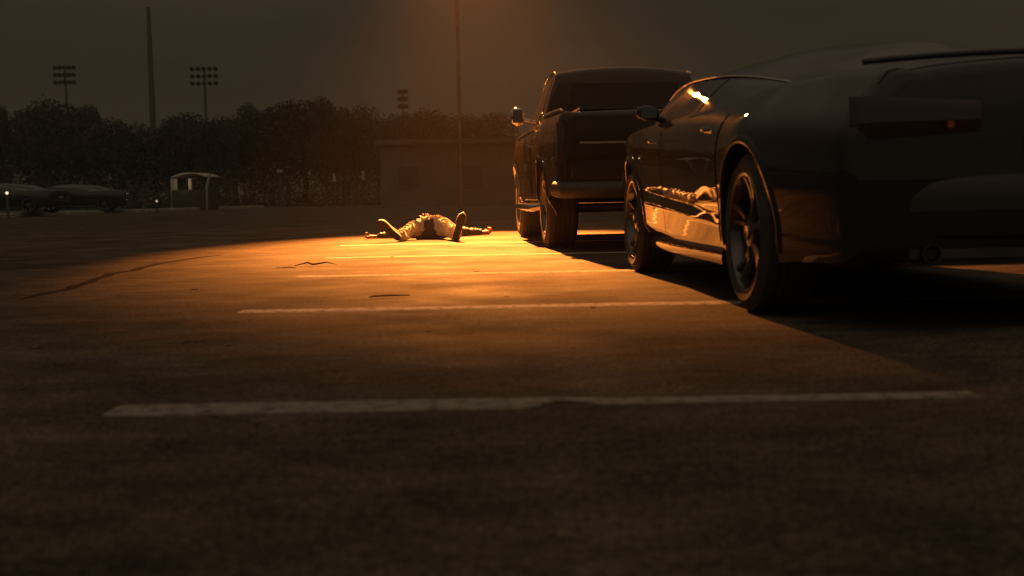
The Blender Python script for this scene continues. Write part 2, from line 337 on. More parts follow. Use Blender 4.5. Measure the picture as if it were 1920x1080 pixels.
class Car:
    """lower body by a side function; x outward, y forward, z up"""
    def __init__(s, **k): s.__dict__.update(k)
    def half(s, y):
        w = s.W
        w -= s.tr*max(0, (-y-s.yt))**2 + s.tf*max(0, (y-s.yt))**2
        for (cy, cz) in s.axles: w += s.bulge*math.exp(-((y-cy)/.34)**2)
        return w
    def sx(s, y, z):
        zz = z-s.crease*(y+.17)
        return s.half(y)+slerp(s.prof, zz) if s.smoothp else s.half(y)+lerp(s.prof, zz)
    def ring(s, y):
        zb, zt = slerp(s.zbot, y), slerp(s.ztop, y)
        n = 34; side = [(s.sx(y, zb+(zt-zb)*k/n), zb+(zt-zb)*k/n) for k in range(n+1)]
        wt = side[-1][0]; cr = s.crown
        # rounded shoulder then deck
        deck = [(wt*(1-v)-.0, zt+cr*(1-(1-v)**2)**1.0) for v in (.04, .1, .2, .35, .55, .78)]
        deck[0] = (wt-.03, zt+.012)
        rh = [(s.sx(y, zb)-.10, zb-.0)] + side + deck
        r_ = [(x, y, z) for x, z in rh] + [(0, y, zt+cr)] + [(-x, y, z) for x, z in reversed(rh)]
        return r_
    def body(s, mat_, parent):
        ys = sorted(set([round(v, 3) for v in s.stations])); rings = []
        for y in ys: rings.append(s.ring(y))
        # rounded ends: shrink copies of first/last ring
        def shrink(r_, y, k, dy):
            zs = [p[2] for p in r_]; zc = (min(zs)+max(zs))/2
            return [(p[0]*(1-k*.5), y+dy, zc+(p[2]-zc)*(1-k)) for p in r_]
        e0 = rings[0]; e1 = rings[-1]; y0, y1 = ys[0], ys[-1]
        pre = [shrink(e0, y0, k, -d) for k, d in ((.16, .075), (.09, .062), (.035, .036))]
        post = [shrink(e1, y1, k, d) for k, d in ((.035, .036), (.09, .062), (.16, .075))]
        bm = bmesh.new(); loft(bm, pre+rings+post)
        return obj('body', bm, mat_, parent, sharp=28)
    def patch(s, name, mat_, parent, side, y0, y1, z0, z1, off=.004, ny=26, nz=34, edge=.012, slant=0):
        bm = bmesh.new(); g = []
        for i in range(-1, ny+2):
            row = []
            for j in range(-1, nz+2):
                y = y0+(y1-y0)*min(max(i, 0), ny)/ny; z = z0+(z1-z0)*min(max(j, 0), nz)/nz
                y += slant*(z-z0)/(z1-z0)
                o_ = off if (0 <= i <= ny and 0 <= j <= nz) else -edge
                row.append(bm.verts.new((side*(s.sx(y, z)+o_), y, z)))
            g.append(row)
        for a, b in zip(g, g[1:]):
            for j in range(len(a)-1): bm.faces.new((a[j], a[j+1], b[j+1], b[j]))
        return obj(name, bm, mat_, parent, sharp=40)
    def cabin_ring(s, y):
        xb, zb = slerp(s.cb, y), slerp(s.cbz, y); xr, zr = slerp(s.cr, y), slerp(s.crz, y); zc = slerp(s.cc, y)
        side = []
        for k in range(9):
            t = k/8; side.append((xb+(xr-xb)*t+.018*math.sin(math.pi*t), zb+(zr-zb)*t))
        top = [(xr*(1-v), zr+(zc-zr)*(1-(1-v)**2.2)) for v in (.05, .14, .3, .5, .75)]
        h = side+top
        return [(x, y, z) for x, z in h]+[(0, y, zc)]+[(-x, y, z) for x, z in reversed(h)]
    def cabin(s, mat_, parent, name='roof'):
        n = 40; bm = bmesh.new()
        loft(bm, [s.cabin_ring(s.cy0+(s.cy1-s.cy0)*k/n) for k in range(n+1)])
        return obj(name, bm, mat_, parent, sharp=40)
    def side_glass(s, mat_, parent, side, y0, y1, lo=.06, hi=.94, taper0=0, taper1=0, name='side_window', off=.004):
        bm = bmesh.new(); n, m = 24, 8; g = []
        for i in range(-1, n+2):
            u = min(max(i, 0), n)/n; y = y0+(y1-y0)*u; rg = s.cabin_ring(y); row = []
            for j in range(-1, m+2):
                t = lo+(hi-lo)*min(max(j, 0), m)/m
                f = t*8; k = min(int(f), 7); q = f-k
                p = Vector(rg[k]).lerp(Vector(rg[k+1]), q)
                nrm = Vector((rg[8][2]-rg[0][2], 0, rg[0][0]-rg[8][0])).normalized()
                inn = (0 <= i <= n and 0 <= j <= m)
                p = p+nrm*(off if inn else -.006)
                row.append(bm.verts.new((side*p.x, p.y, p.z)))
            g.append(row)
        for a, b in zip(g, g[1:]):
            for j in range(len(a)-1): bm.faces.new((a[j], a[j+1], b[j+1], b[j]))
        return obj(name, bm, mat_, parent, sharp=40)
    def top_glass(s, mat_, parent, y0, y1, name, w=.9, off=.004):
        bm = bmesh.new(); n = 16; g = []
        for i in range(-1, n+2):
            u = min(max(i, 0), n)/n; y = y0+(y1-y0)*u; rg = s.cabin_ring(y); top = rg[9:len(rg)-9]; row = []
            for q, p in enumerate(top):
                o_ = off if 0 <= i <= n else -.006
                row.append(bm.verts.new((p[0]*(w if 1 else 1), p[1]+(o_ if y > 0 else -o_), p[2]+o_)))
            g.append(row)
        for a, b in zip(g, g[1:]):
            for j in range(len(a)-1): bm.faces.new((a[j], a[j+1], b[j+1], b[j]))
        return obj(name, bm, mat_, parent, sharp=40)
def lin(a, b, n): return [a+(b-a)*k/(n-1) for k in range(n)]

def arch_lip(parent, x, y, z, s, r_, mat_, car, name='arch_trim', a0=-10, a1=190, thick=.012):
    bm = bmesh.new(); rings = []
    for k in range(41):
        a = R(a0+(a1-a0)*k/40); yy = y+r_*math.cos(a); zz = max(z+r_*math.sin(a), .2)
        xo = car.sx(yy, min(zz, slerp(car.ztop, yy)-.02))
        ring = []
        for (dx, dr) in ((-.02, -.012), (.006, -.012), (.011, -.004), (.009, .012), (.001, .024), (-.02, .024)):
            ring.append((s*(xo+dx), y+(r_+dr)*math.cos(a), z+(r_+dr)*math.sin(a)))
        rings.append(ring)
    loft(bm, rings); return obj(name, bm, mat_, parent, sharp=50)

def mirror_part(parent, x, y, z, s, mat_, w=.19, h=.12):
    bm = bmesh.new(); rings = []
    for k in range(9):
        t = k/8; sc = math.sin(math.pi*(.12+.80*t))**.5
        rings.append([(s*(x+w*t), y+.055*math.cos(a)*sc, z+h*.5*math.sin(a)*sc+.01*t) for a in lin(0, 2*math.pi*11/12, 12)])
    loft(bm, rings)
    tube(bm, [(s*(x-.08), y+.01, z-.05), (s*(x+.03), y, z-.02)], .02, 8)
    m_ = obj('mirror', bm, mat_, parent, sharp=60)
    gb = bmesh.new(); box(gb, -w*.36, w*.36, -.004, .004, -h*.34, h*.34, .002)
    g = obj('mirror_glass', gb, MIRROR, m_); g.location = (s*(x+w*.5), y-.056, z+.005)
    return m_

# ---- nearer car: low black coupe-like saloon, rear towards us
def make_saloon(paint):
    root = empty('parked_car')
    prof = [(.14, -.095), (.20, -.070), (.235, -.046), (.262, -.038), (.285, -.0362), (.30, -.0350), (.33, -.0318), (.36, -.0279), (.385, -.0241), (.392, -.0230),
            (.40, -.0226), (.43, -.0224), (.455, -.0223), (.46, -.0221), (.48, -.0198), (.50, -.0176), (.52, -.0155), (.54, -.0134), (.56, -.0111), (.58, -.0088),
            (.60, -.0067), (.62, -.0048), (.64, -.0033), (.68, -.0018), (.72, -.0012), (.78, -.0065), (.83, -.016), (.87, -.034), (.90, -.055), (.93, -.082), (1.05, -.2)]
    c = Car(W=.935, tr=.11, tf=.10, yt=1.25, axles=[(-1.4, .34), (1.45, .34)], bulge=.018, crease=.055, prof=prof, smoothp=False,
            crown=.05, zbot=[(-2.3, .25), (-1.9, .24), (-1.4, .20), (1.4, .20), (2.0, .20), (2.35, .24)],
            ztop=[(-2.3, .93), (-1.9, .955), (-1.3, .955), (-.6, .925), (.5, .915), (1.2, .905), (1.7, .84), (2.1, .76), (2.4, .66)],
            stations=lin(-2.26, 2.36, 60),
            cb=[(-2.0, .58), (-1.5, .70), (-1.0, .765), (0, .81), (.6, .84), (1.1, .85), (1.5, .74)],
            cbz=[(-2.0, .94), (-1.2, .93), (0, .915), (1.0, .905), (1.5, .87)],
            cr=[(-2.0, .45), (-1.5, .49), (-1.0, .525), (-.3, .57), (.4, .63), (.8, .67), (1.15, .71), (1.5, .68)],
            crz=[(-2.0, .955), (-1.5, .965), (-1.1, .985), (-.7, 1.045), (-.3, 1.10), (.1, 1.14), (.5, 1.165), (.85, 1.16), (1.15, 1.09), (1.5, .92)],
            cc=[(-2.0, .99), (-1.5, 1.06), (-1.1, 1.17), (-.7, 1.22), (-.2, 1.27), (.2, 1.28), (.55, 1.265), (.85, 1.22), (1.15, 1.12), (1.5, .955)],
            cy0=-1.9, cy1=1.5)
    b = c.body(paint, root); arch_cut(b, c.axles, .93, .385, .31)
    c.cabin(paint, root)
    for s in (-1, 1):
        fd = c.patch('door', paint, root, s, .43, 1.02, .285, .855, slant=-.02, nz=60)
        rd = c.patch('door', paint, root, s, -.93, .42, .285, .875, slant=-.03, nz=60)
        for d_, y in ((fd, .52), (rd, -.80)):
            hb = bmesh.new(); zz = .815
            for dz in (0,): loft(hb, [[(s*(c.sx(y+t*.17, zz)+o_*math.sin(math.pi*min(max(t, .12), .88))+.004), y+t*.17, zz+dz_) for o_, dz_ in ((.0, -.012), (.03, -.010), (.034, 0), (.03, .010), (0, .012))] for t in lin(0, 1, 9)])
            obj('handle', hb, CHROME, d_)
        c.side_glass(GLASS, root, s, .05, 1.08, .10, .92)
        c.side_glass(GLASS, root, s, -.95, .02, .10, .92)
        # bright trim along the top of the windows
        tb = bmesh.new(); pts = []
        for y in lin(-1.12, 1.2, 40):
            rg = c.cabin_ring(y); p = Vector(rg[8]); pts.append((s*(p.x+.008), p.y, p.z))
        tube(tb, pts, .007, 6); obj('window_trim', tb, CHROME, root)
        bb = bmesh.new(); sill = []
        for y in lin(-.98, 1.02, 14): sill.append([(s*(c.sx(y, .26)+dx), y, z) for dx, z in ((-.08, .175), (.006, .18), (.012, .20), (.010, .235), (-.002, .262), (-.06, .262))])
        loft(bb, sill); obj('sill', bb, paint, root)
        mirror_part(root, .86, .84, .99, s, paint, .13, .095)
        for ay, az in c.axles:
            arch_lip(root, .93, ay, az, s, .392, paint, c)
            wheel(root, .925, ay, s, .34, .245, .255, 5)
        # tail lamps wrap the corner
        t = bmesh.new(); g = []
        for i, u in enumerate(lin(.3, 1, 16)):
            # path from the side of the car round the corner to the rear face
            if u < .3: y = -2.12-.5*u*.6; x = c.sx(y, .8)+.006
            else: y = -2.345+.015*(u-.3); x = (c.half(-2.26)-.045)-(u-.3)*.66
            y += .05*max(0, (.42-u)/.12)**2
            hh = .085*(1-.35*u)
            g.append([(s*x, y, .765-hh), (s*x, y-.012, .765), (s*x, y, .765+hh), (s*(x-.03), y+.05, .765+hh), (s*(x-.03), y+.05, .765-hh)])
        loft(t, g); tl = obj('tail_light', t, REDLENS, root)
        rb_ = bmesh.new(); box(rb_, -.012, .012, -.004, .004, -.012, .012, .003)
        rf = obj('reflector', rb_, REFLECTOR, tl); rf.location = (s*.44, -2.372, .735)
        h = bmesh.new(); g = []
        for u in lin(0, 1, 8): g.append([(s*(.86-.32*u), 2.20+.20*u, .60-.05+.02*u), (s*(.86-.32*u), 2.20+.215*u+.01, .62), (s*(.86-.32*u), 2.20+.19*u, .67)])
        loft(h, g); obj('headlight', h, CLEARLENS, root)
        xb = bmesh.new(); lathe_x(xb, [(-.06, .03), (.06, .03), (.06, .036), (-.06, .036), (-.06, .03)], 20)
        ex = obj('exhaust', xb, ALLOY, root); ex.rotation_euler = (0, 0, math.pi/2); ex.location = (s*.50, -2.305, .285)
    bm = bmesh.new()
    loft(bm, [[(x, -2.325+.12*abs(x/.86)**4, .325), (x, -2.352+.13*abs(x/.86)**4, .345), (x, -2.362+.14*abs(x/.86)**4, .40), (x, -2.362+.14*abs(x/.86)**4, .47), (x, -2.350+.13*abs(x/.86)**4, .53), (x, -2.335+.12*abs(x/.86)**4, .56), (x, -2.25+.1*abs(x/.86)**4, .56), (x, -2.25+.1*abs(x/.86)**4, .32)] for x in lin(-.78, .78, 22)])
    obj('rear_bumper', bm, paint, root)
    bm = bmesh.new(); box(bm, -.60, .60, -2.335, -2.15, .235, .33, .03); obj('diffuser', bm, PLASTIC, root)
    bm = bmesh.new(); box(bm, -.155, .155, -2.352, -2.342, .62, .70, .004); obj('licence_plate', bm, PLATE, root)
    bm = bmesh.new(); tube(bm, [(x, -2.25+.03*(x/.7)**2, 1.0-.03*(x/.7)**2) for x in lin(-.7, .7, 15)], .012, 8); obj('spoiler', bm, paint, root)
    bm = bmesh.new(); box(bm, -.5, .5, 2.40, 2.46, .36, .55, .02); obj('grille', bm, PLASTIC, root)
    c.top_glass(GLASS, root, .72, 1.42, 'windscreen'); c.top_glass(GLASS, root, -1.75, -.85, 'rear_window')
    return root
def kids(o): return [k for k in bpy.data.objects if k.parent == o]
def copy_tree(o, parent=None):
    c_ = o.copy(); COL.objects.link(c_); c_.parent = parent
    for k in kids(o): copy_tree(k, c_)
    return c_
psi = R(3.9)
car2 = make_saloon(PAINT); car2.location = (1.818, 6.70, 0); car2.rotation_euler = (0, 0, psi)
tag(car2, 'glossy black low car nearest the camera, the lying person mirrored in its door', 'car')

# ---- farther vehicle: dark pickup seen from behind
def make_pickup(paint):
    root = empty('pickup_truck')
    prof = [(.34, -.10), (.42, -.05), (.47, -.022), (.52, -.014), (.62, -.012), (.74, -.006), (.86, 0), (.96, -.002), (1.04, -.010), (1.12, -.024), (1.19, -.045), (1.25, -.075), (1.35, -.1)]
    c = Car(W=.985, tr=.03, tf=.10, yt=1.5, axles=[(-1.6, .40), (1.6, .40)], bulge=.022, crease=0, prof=prof, smoothp=True,
            crown=.02, zbot=[(-2.7, .55), (-2.2, .50), (-1.4, .42), (1.4, .42), (2.2, .42), (2.5, .45)],
            ztop=[(-2.7, 1.235), (-.6, 1.245), (0, 1.255), (1.2, 1.24), (1.9, 1.17), (2.45, 1.07)], stations=lin(-2.66, 2.42, 56),
            cb=[(-.7, .86), (0, .88), (1.0, .87), (1.35, .80)], cbz=[(-.7, 1.24), (1.0, 1.24), (1.35, 1.20)],
            cr=[(-.7, .70), (0, .70), (.55, .70), (1.0, .77), (1.35, .78)],
            crz=[(-.75, 1.60), (-.66, 1.74), (-.5, 1.79), (0, 1.80), (.45, 1.78), (.7, 1.66), (1.0, 1.45), (1.35, 1.22)],
            cc=[(-.75, 1.66), (-.66, 1.80), (-.5, 1.85), (0, 1.87), (.45, 1.85), (.7, 1.74), (1.0, 1.52), (1.35, 1.27)], cy0=-.72, cy1=1.33)
    b = c.body(paint, root); arch_cut(b, c.axles, .98, .47, .34)
    c.cabin(paint, root, 'cab')
    for s in (-1, 1):
        d_ = c.patch('door', paint, root, s, -.52, .98, .50, 1.17, ny=16, nz=16)
        hb = bmesh.new(); loft(hb, [[(s*(c.sx(-.4, 1.04)+o_*math.sin(math.pi*min(max(t, .15), .85))+.003), -.45+t*.2, 1.03+dz) for o_, dz in ((0, -.015), (.035, -.012), (.04, 0), (.035, .012), (0, .015))] for t in lin(0, 1, 9)])
        obj('handle', hb, CHROME, d_)
        c.side_glass(GLASS, root, s, -.50, .92, .12, .90)
        mirror_part(root, .93, .84, 1.42, s, CHROME, .16, .22)
        rb_ = bmesh.new(); tube(rb_, [(s*(c.sx(y, 1.2)-.028), y, slerp(c.ztop, y)+dz) for y, dz in [(-2.62, .01), (-2.52, .034)]+[(q, .036) for q in lin(-2.2, -.95, 6)]+[(-.84, .01)]], .014, 10); obj('bed_rail', rb_, CHROME, root)  # chrome tube added along the bed top to catch lamp glints
        cb_ = bmesh.new(); tube(cb_, [(s*(c.cabin_ring(y)[8][0]+.012), y, c.cabin_ring(y)[8][2]+.004) for y in lin(-.66, 1.25, 30)], .011, 8); obj('drip_rail', cb_, CHROME, root)  # chrome tube added along the roof edge, also for glints
        lb_ = bmesh.new(); tube(lb_, [(s*(c.sx(y, 1.19)+.006), y, 1.195) for y in lin(-.5, 1.5, 20)], .008, 8); obj('belt_trim', lb_, CHROME, root)
        for ay, az in c.axles:
            arch_lip(root, .98, ay, az, s, .478, CHROME if ay > 0 else paint, c, thick=.02)
            wheel(root, .955, ay, s, .40, .29, .265, 6, False)
        bb = bmesh.new(); tube(bb, [(s*.90, -1.05, .40), (s*1.0, -.95, .38), (s*1.0, 1.0, .38), (s*.90, 1.08, .40)], .04, 12); obj('side_step', bb, CHROME, root)
        t = bmesh.new(); box(t, s*.99-.075, s*.99+.0, -2.752, -2.60, .78, 1.16, .02)
        if s < 0: bmesh.ops.translate(t, verts=t.verts, vec=(.08, 0, 0))
        bmesh.ops.translate(t, verts=t.verts, vec=(-s*.045, 0, 0))
        obj('tail_light', t, REDLENS, root)
        h = bmesh.new(); box(h, s*.75-.16, s*.75+.16, 2.42, 2.52, .82, 1.0, .02); obj('headlight', h, CLEARLENS, root)
    bm = bmesh.new(); box(bm, -.80, .80, -2.752, -2.70, .62, 1.20, .015); tg = obj('tailgate', bm, paint, root)
    bm = bmesh.new(); box(bm, -.13, .13, -2.775, -2.752, 1.02, 1.10, .01); obj('handle', bm, CHROME, tg)
    bm = bmesh.new(); box(bm, -.74, .74, -2.762, -2.75, .955, .972, .003); obj('trim_strip', bm, CHROME, tg)
    bm = bmesh.new(); tube(bm, [(-.93, -2.62, .56), (-.88, -2.78, .55), (-.7, -2.84, .55), (.7, -2.84, .55), (.88, -2.78, .55), (.93, -2.62, .56)], .075, 14); obj('rear_bumper', bm, PLASTIC, root)
    bm = bmesh.new(); box(bm, -.155, .155, -2.925, -2.915, .50, .60, .004); obj('licence_plate', bm, PLATE, root)
    bm = bmesh.new(); tube(bm, [(-.8, -1.6, .38), (.8, -1.6, .38)], .045, 12)
    bmesh.ops.create_uvsphere(bm, u_segments=16, v_segments=10, radius=.13, matrix=Matrix.Translation((0, -1.6, .38))); obj('rear_axle', bm, STEEL, root)
    bm = bmesh.new(); box(bm, -.72, .72, -2.60, -.76, 1.262, 1.285, .006); obj('bed_cover', bm, PLASTIC, root)
    bm = bmesh.new(); box(bm, -.62, .62, 2.46, 2.53, .62, 1.0, .02); obj('grille', bm, CHROME, root)
    c.top_glass(GLASS, root, .5, 1.28, 'windscreen')
    bm = bmesh.new(); box(bm, -.56, .56, -.745, -.722, 1.36, 1.66, .01); obj('rear_window', bm, GLASS, root)
    return root
truck = make_pickup(PAINT2); truck.location = (1.166, 13.63, 0); truck.rotation_euler = (0, 0, R(4.0))
tag(truck, 'dark pickup truck with orange glints, parked just right of the lying person', 'pickup truck')

# ---- two dim cars far left
for k, (x, y, rz, lab) in enumerate(((-20.9, 51.5, 78, 'dim dark car at the far left behind the kerb, cut by the frame edge'),
                                     (-20.3, 57.5, 100, 'dim car parked behind the far kerb, second from the left frame edge'))):
    c_ = copy_tree(car2); c_.location = (x, y, .112); c_.rotation_euler = (0, 0, R(rz)); tag(c_, lab, 'car', 'cars beyond the far kerb')

# ---------------------------------------------------------------- lamp post
lp = empty('lamp_post', (LAMP.x-.02, 22.1, 0))
bm = bmesh.new(); tube(bm, [(0, 0, .04), (0, 0, 3), (0, 0, 6.25)], [.034, .030, .026], 12); obj('pole', bm, STEEL, lp)
bm = bmesh.new(); tube(bm, [(0, 0, 0), (0, 0, .03), (0, 0, .05)], [.12, .12, .05], 16); obj('base', bm, STEEL, lp)
bm = bmesh.new(); tube(bm, [(0, 0, 6.14), (0, -.22, 6.16)], .03, 10); obj('arm', bm, STEEL, lp)
bm = bmesh.new(); box(bm, -.17, .17, -.30, .24, -.03, .10, .02)
hd = obj('lamp_head', bm, PLASTIC, lp)
tilt = R(42)
hd.location = (.02, -.36, 6.14); hd.rotation_euler = (-tilt, 0, 0)
bm = bmesh.new(); box(bm, -.13, .13, -.17, .15, -.040, -.033, .002)
obj('lens', bm, emis('lamp_glow', (1, .50, .16), 120), hd)
lo.location = (LAMP.x, 22.1-.36-.10, 6.14-.10)
lo.rotation_euler = (AIM-Vector(lo.location)).to_track_quat('-Z', 'Y').to_euler()
tag(lp, 'slim lamp post standing behind the lying person, its head above the frame', 'lamp post')

# ---------------------------------------------------------------- person lying on the back, feet to us
def skin_mesh(nodes, edges, sub=2, voxel=.009):
    names = list(nodes); idx = {n_: i for i, n_ in enumerate(names)}
    me = bpy.data.meshes.new('sk'); me.from_pydata([nodes[n_][0] for n_ in names], [(idx[a], idx[b]) for a, b in edges], [])
    o = bpy.data.objects.new('sk', me); COL.objects.link(o)
    o.modifiers.new('s', 'SKIN'); me = o.data
    for i, n_ in enumerate(names):
        r_ = nodes[n_][1]; r_ = r_ if isinstance(r_, tuple) else (r_, r_)
        me.skin_vertices[0].data[i].radius = r_
        me.skin_vertices[0].data[i].use_root = (i == 0)
    sb = o.modifiers.new('u', 'SUBSURF'); sb.levels = sub; sb.render_levels = sub
    if voxel:
        rm = o.modifiers.new('r', 'REMESH'); rm.mode = 'VOXEL'; rm.voxel_size = voxel
        sm = o.modifiers.new('m', 'SMOOTH'); sm.iterations = 3; sm.factor = .5
    out = evaluated(o); bpy.data.objects.remove(o); return out
PO = Vector((-.97, 14.9, 0))
person = empty('person', PO)
tag(person, 'person lying on their back with arms spread, pale baggy trousers, soles towards the camera', 'person')
V = lambda x, y, z: Vector((x, y, z))-PO
J = dict(pel=V(-.97, 14.98, .15), hipR=V(-.865, 14.93, .14), hipL=V(-1.075, 14.95, .14), kneeR=V(-.69, 14.50, .125), kneeL=V(-1.25, 14.58, .115),
         ankR=V(-.635, 14.09, .095), ankL=V(-1.275, 14.24, .09), waist=V(-.98, 15.14, .15), chest=V(-1.0, 15.38, .14), neck=V(-1.035, 15.62, .135),
         head=V(-1.07, 15.76, .185), shR=V(-.83, 15.50, .12), shL=V(-1.18, 15.46, .12), elR=V(-.58, 15.80, .085), elL=V(-1.46, 15.44, .075),
         wrR=V(-.375, 16.00, .08), wrL=V(-1.70, 15.40, .07))
hand_nodes = {}; hand_edges = []
def hand(side, wr, d, upv):
    d = d.normalized(); sd = d.cross(upv).normalized()*(1 if side == 'R' else -1)
    pm = wr+d*.055; hand_nodes['palm'+side] = (pm, (.048, .034)); hand_edges.append(('wr'+side, 'palm'+side))
    k2 = wr+d*.085; hand_nodes['kn'+side] = (k2, (.048, .030)); hand_edges.append(('palm'+side, 'kn'+side))
    for q, (off, ln) in enumerate(((-.034, .080), (-.011, .090), (.012, .085), (.034, .070))):
        b0 = k2+sd*off; p0 = b0+d*.008; p1 = p0+d*ln*.38+upv*.012; p2 = p1+d*ln*.05+upv*.028; p3 = p2-d*ln*.40+upv*.010
        for nm, p in (('a', p0), ('b', p1), ('c', p2), ('d', p3)): hand_nodes[f'{nm}{q}{side}'] = (p, .0135 if nm != 'd' else .011)
        hand_edges.extend([('kn'+side, f'a{q}{side}'), (f'a{q}{side}', f'b{q}{side}'), (f'b{q}{side}', f'c{q}{side}'), (f'c{q}{side}', f'd{q}{side}')])
    t0 = wr+d*.03+sd*-.03; t1 = t0+d*.03+sd*-.028+upv*.02; t2 = t1+d*.028+upv*.018+sd*.006
    for nm, p in (('t0', t0), ('t1', t1), ('t2', t2)): hand_nodes[nm+side] = (p, .0115 if nm != 't2' else .009)
    hand_edges.extend([('palm'+side, 't0'+side), ('t0'+side, 't1'+side), ('t1'+side, 't2'+side)])
upz = Vector((0, 0, 1))
hand('R', J['wrR'], Vector((.85, .45, .06)), upz); hand('L', J['wrL'], Vector((-1, -.10, .02)), upz)
nodes = dict(pel=(J['pel']+Vector((0, 0, .03)), (.09, .07)), waist=(J['waist'], (.125, .09)), chest=(J['chest'], (.15, .10)), neck=(J['neck'], .055),
             head0=(J['head']+Vector((0, -.055, .0)), .075), head1=(J['head'], (.082, .10)), head2=(J['head']+Vector((-.005, .075, 0)), (.078, .09)),
             hipR=(J['hipR']+Vector((0, 0, .04)), .055), hipL=(J['hipL']+Vector((0, 0, .04)), .055), kneeR=(J['kneeR'], .044), kneeL=(J['kneeL'], .044), ankR=(J['ankR'], .032), ankL=(J['ankL'], .032),
             shR=(J['shR'], .055), shL=(J['shL'], .055), elR=(J['elR'], .042), elL=(J['elL'], .042), wrR=(J['wrR'], .028), wrL=(J['wrL'], .028))
nodes.update(hand_nodes)
edges = [('pel', 'waist'), ('waist', 'chest'), ('chest', 'neck'), ('neck', 'head0'), ('head0', 'head1'), ('head1', 'head2'), ('pel', 'hipR'), ('pel', 'hipL'), ('hipR', 'kneeR'), ('hipL', 'kneeL'),
         ('kneeR', 'ankR'), ('kneeL', 'ankL'), ('chest', 'shR'), ('chest', 'shL'), ('shR', 'elR'), ('shL', 'elL'), ('elR', 'wrR'), ('elL', 'wrL')]+hand_edges
def settle(me, q=.075):                           # the back of a lying body spreads out on the ground
    for v in me.vertices:
        if v.co.z < .30: v.co.z = max(.005, v.co.z-q*(.30-v.co.z)/.30)
me = skin_mesh(nodes, edges, 2, .006)
# face: nose, brow, eye sockets and chin pushed into the head, which looks straight up
hc = J['head']
for v in me.vertices:
    p = v.co-hc
    if abs(p.x) < .11 and -.14 < p.y < .14:
        def g_(cx, cy, sx_, sy_): return math.exp(-((p.x-cx)/sx_)**2-((p.y-cy)/sy_)**2)
        if p.z > .03:
            v.co.z += .026*g_(0, -.012, .014, .020)+.010*g_(0, .03, .045, .012)-.012*g_(.03, .012, .014, .012)-.012*g_(-.03, .012, .014, .012)+.008*g_(0, -.05, .022, .008)+.012*g_(0, -.085, .025, .015)
        v.co.x += (.012 if p.x > 0 else -.012)*math.exp(-(p.z/.03)**2-(p.y/.022)**2)*(1 if abs(p.x) > .06 else 0)
    v.co.z = max(v.co.z, .004)
settle(me)
body = link('body', me, SKIN, person, sharp=70)

def folds(me, segs, amp, freq, seed, lo=.006):
    for v in me.vertices:
        best = None
        for a, b, off in segs:
            ab = b-a; t = max(0, min(1, (v.co-a).dot(ab)/ab.length_squared)); d = (v.co-(a+ab*t)).length
            if best is None or d < best[0]: best = (d, off+t*ab.length, a+ab*t, ab.normalized())
        d, s_, c_, ax = best
        rad = (v.co-c_); rad = (rad-ax*rad.dot(ax)); ang = math.atan2(rad.z, rad.x)
        if rad.length < 1e-4: continue
        nz = noise.noise(v.co*7+Vector((seed, 0, 0)))
        ph = s_*freq+1.1*math.cos(ang+seed)*1.6+6.5*nz
        ridge = 1-abs(math.sin(ph)); ridge = ridge**1.2
        nz2 = noise.noise(v.co*3+Vector((0, seed, 4)))
        w_ = .55+.9*max(0, nz2+.25)
        dd = amp*w_*(ridge-.35)+.004*noise.noise(v.co*22)
        v.co += rad.normalized()*dd
        v.co.z = max(v.co.z, lo)
tn = dict(pel=(J['pel']+Vector((0, .02, .06)), (.13, .10)), waist=(J['waist'], (.15, .115)), hipR=(J['hipR']+Vector((0, 0, .04)), (.085, .105)), hipL=(J['hipL']+Vector((0, 0, .04)), (.085, .105)),
          tR=((J['hipR']+J['kneeR'])/2+Vector((.01, 0, .035)), .078), tL=((J['hipL']+J['kneeL'])/2+Vector((-.01, 0, .03)), .076), kneeR=(J['kneeR'], .070), kneeL=(J['kneeL'], .066),
          cR=((J['kneeR']+J['ankR'])/2+Vector((.01, 0, .015)), .066), cL=((J['kneeL']+J['ankL'])/2, .062), ankR=(J['ankR']+Vector((.003, -.015, .005)), .062), ankL=(J['ankL']+Vector((-.005, -.015, .005)), .060))
te = [('pel', 'waist'), ('pel', 'hipR'), ('pel', 'hipL'), ('hipR', 'tR'), ('tR', 'kneeR'), ('kneeR', 'cR'), ('cR', 'ankR'), ('hipL', 'tL'), ('tL', 'kneeL'), ('kneeL', 'cL'), ('cL', 'ankL')]
me = skin_mesh(tn, te, 2, .0075)
folds(me, [(J['ankR'], J['kneeR'], 0), (J['kneeR'], J['hipR'], .43), (J['ankL'], J['kneeL'], 2), (J['kneeL'], J['hipL'], 2.4), (J['hipR'], J['hipL'], 5), (J['pel'], J['waist'], 7)], .026, 30, 1.3)
settle(me, .05); link('trousers', me, TROUSER, person, sharp=75)
jn = dict(tail=(J['pel']+Vector((.01, -.16, -.01)), (.20, .145)), waist=(J['waist']+Vector((0, -.13, .015)), (.178, .130)), chest=(J['chest'], (.185, .125)), ch2=(J['chest']+Vector((-.005, .13, 0)), (.15, .10)), col=(J['neck']+Vector((0, -.01, .01)), .085),  # first node: dark cloth added between the legs in place of shade
          shR=(J['shR'], .085), shL=(J['shL'], .085), elR=(J['elR'], .066), elL=(J['elL'], .064), wrR=(J['wrR'], .050), wrL=(J['wrL'], .048))
je = [('tail', 'waist'), ('waist', 'chest'), ('chest', 'ch2'), ('ch2', 'col'), ('ch2', 'shR'), ('ch2', 'shL'), ('shR', 'elR'), ('elR', 'wrR'), ('shL', 'elL'), ('elL', 'wrL')]
me = skin_mesh(jn, je, 2, .0085)
folds(me, [(J['wrR'], J['elR'], 0), (J['elR'], J['shR'], .3), (J['wrL'], J['elL'], 2), (J['elL'], J['shL'], 2.3), (J['waist'], J['neck'], 4)], .015, 46, 5.1)
settle(me); link('jacket', me, JACKET, person, sharp=75)
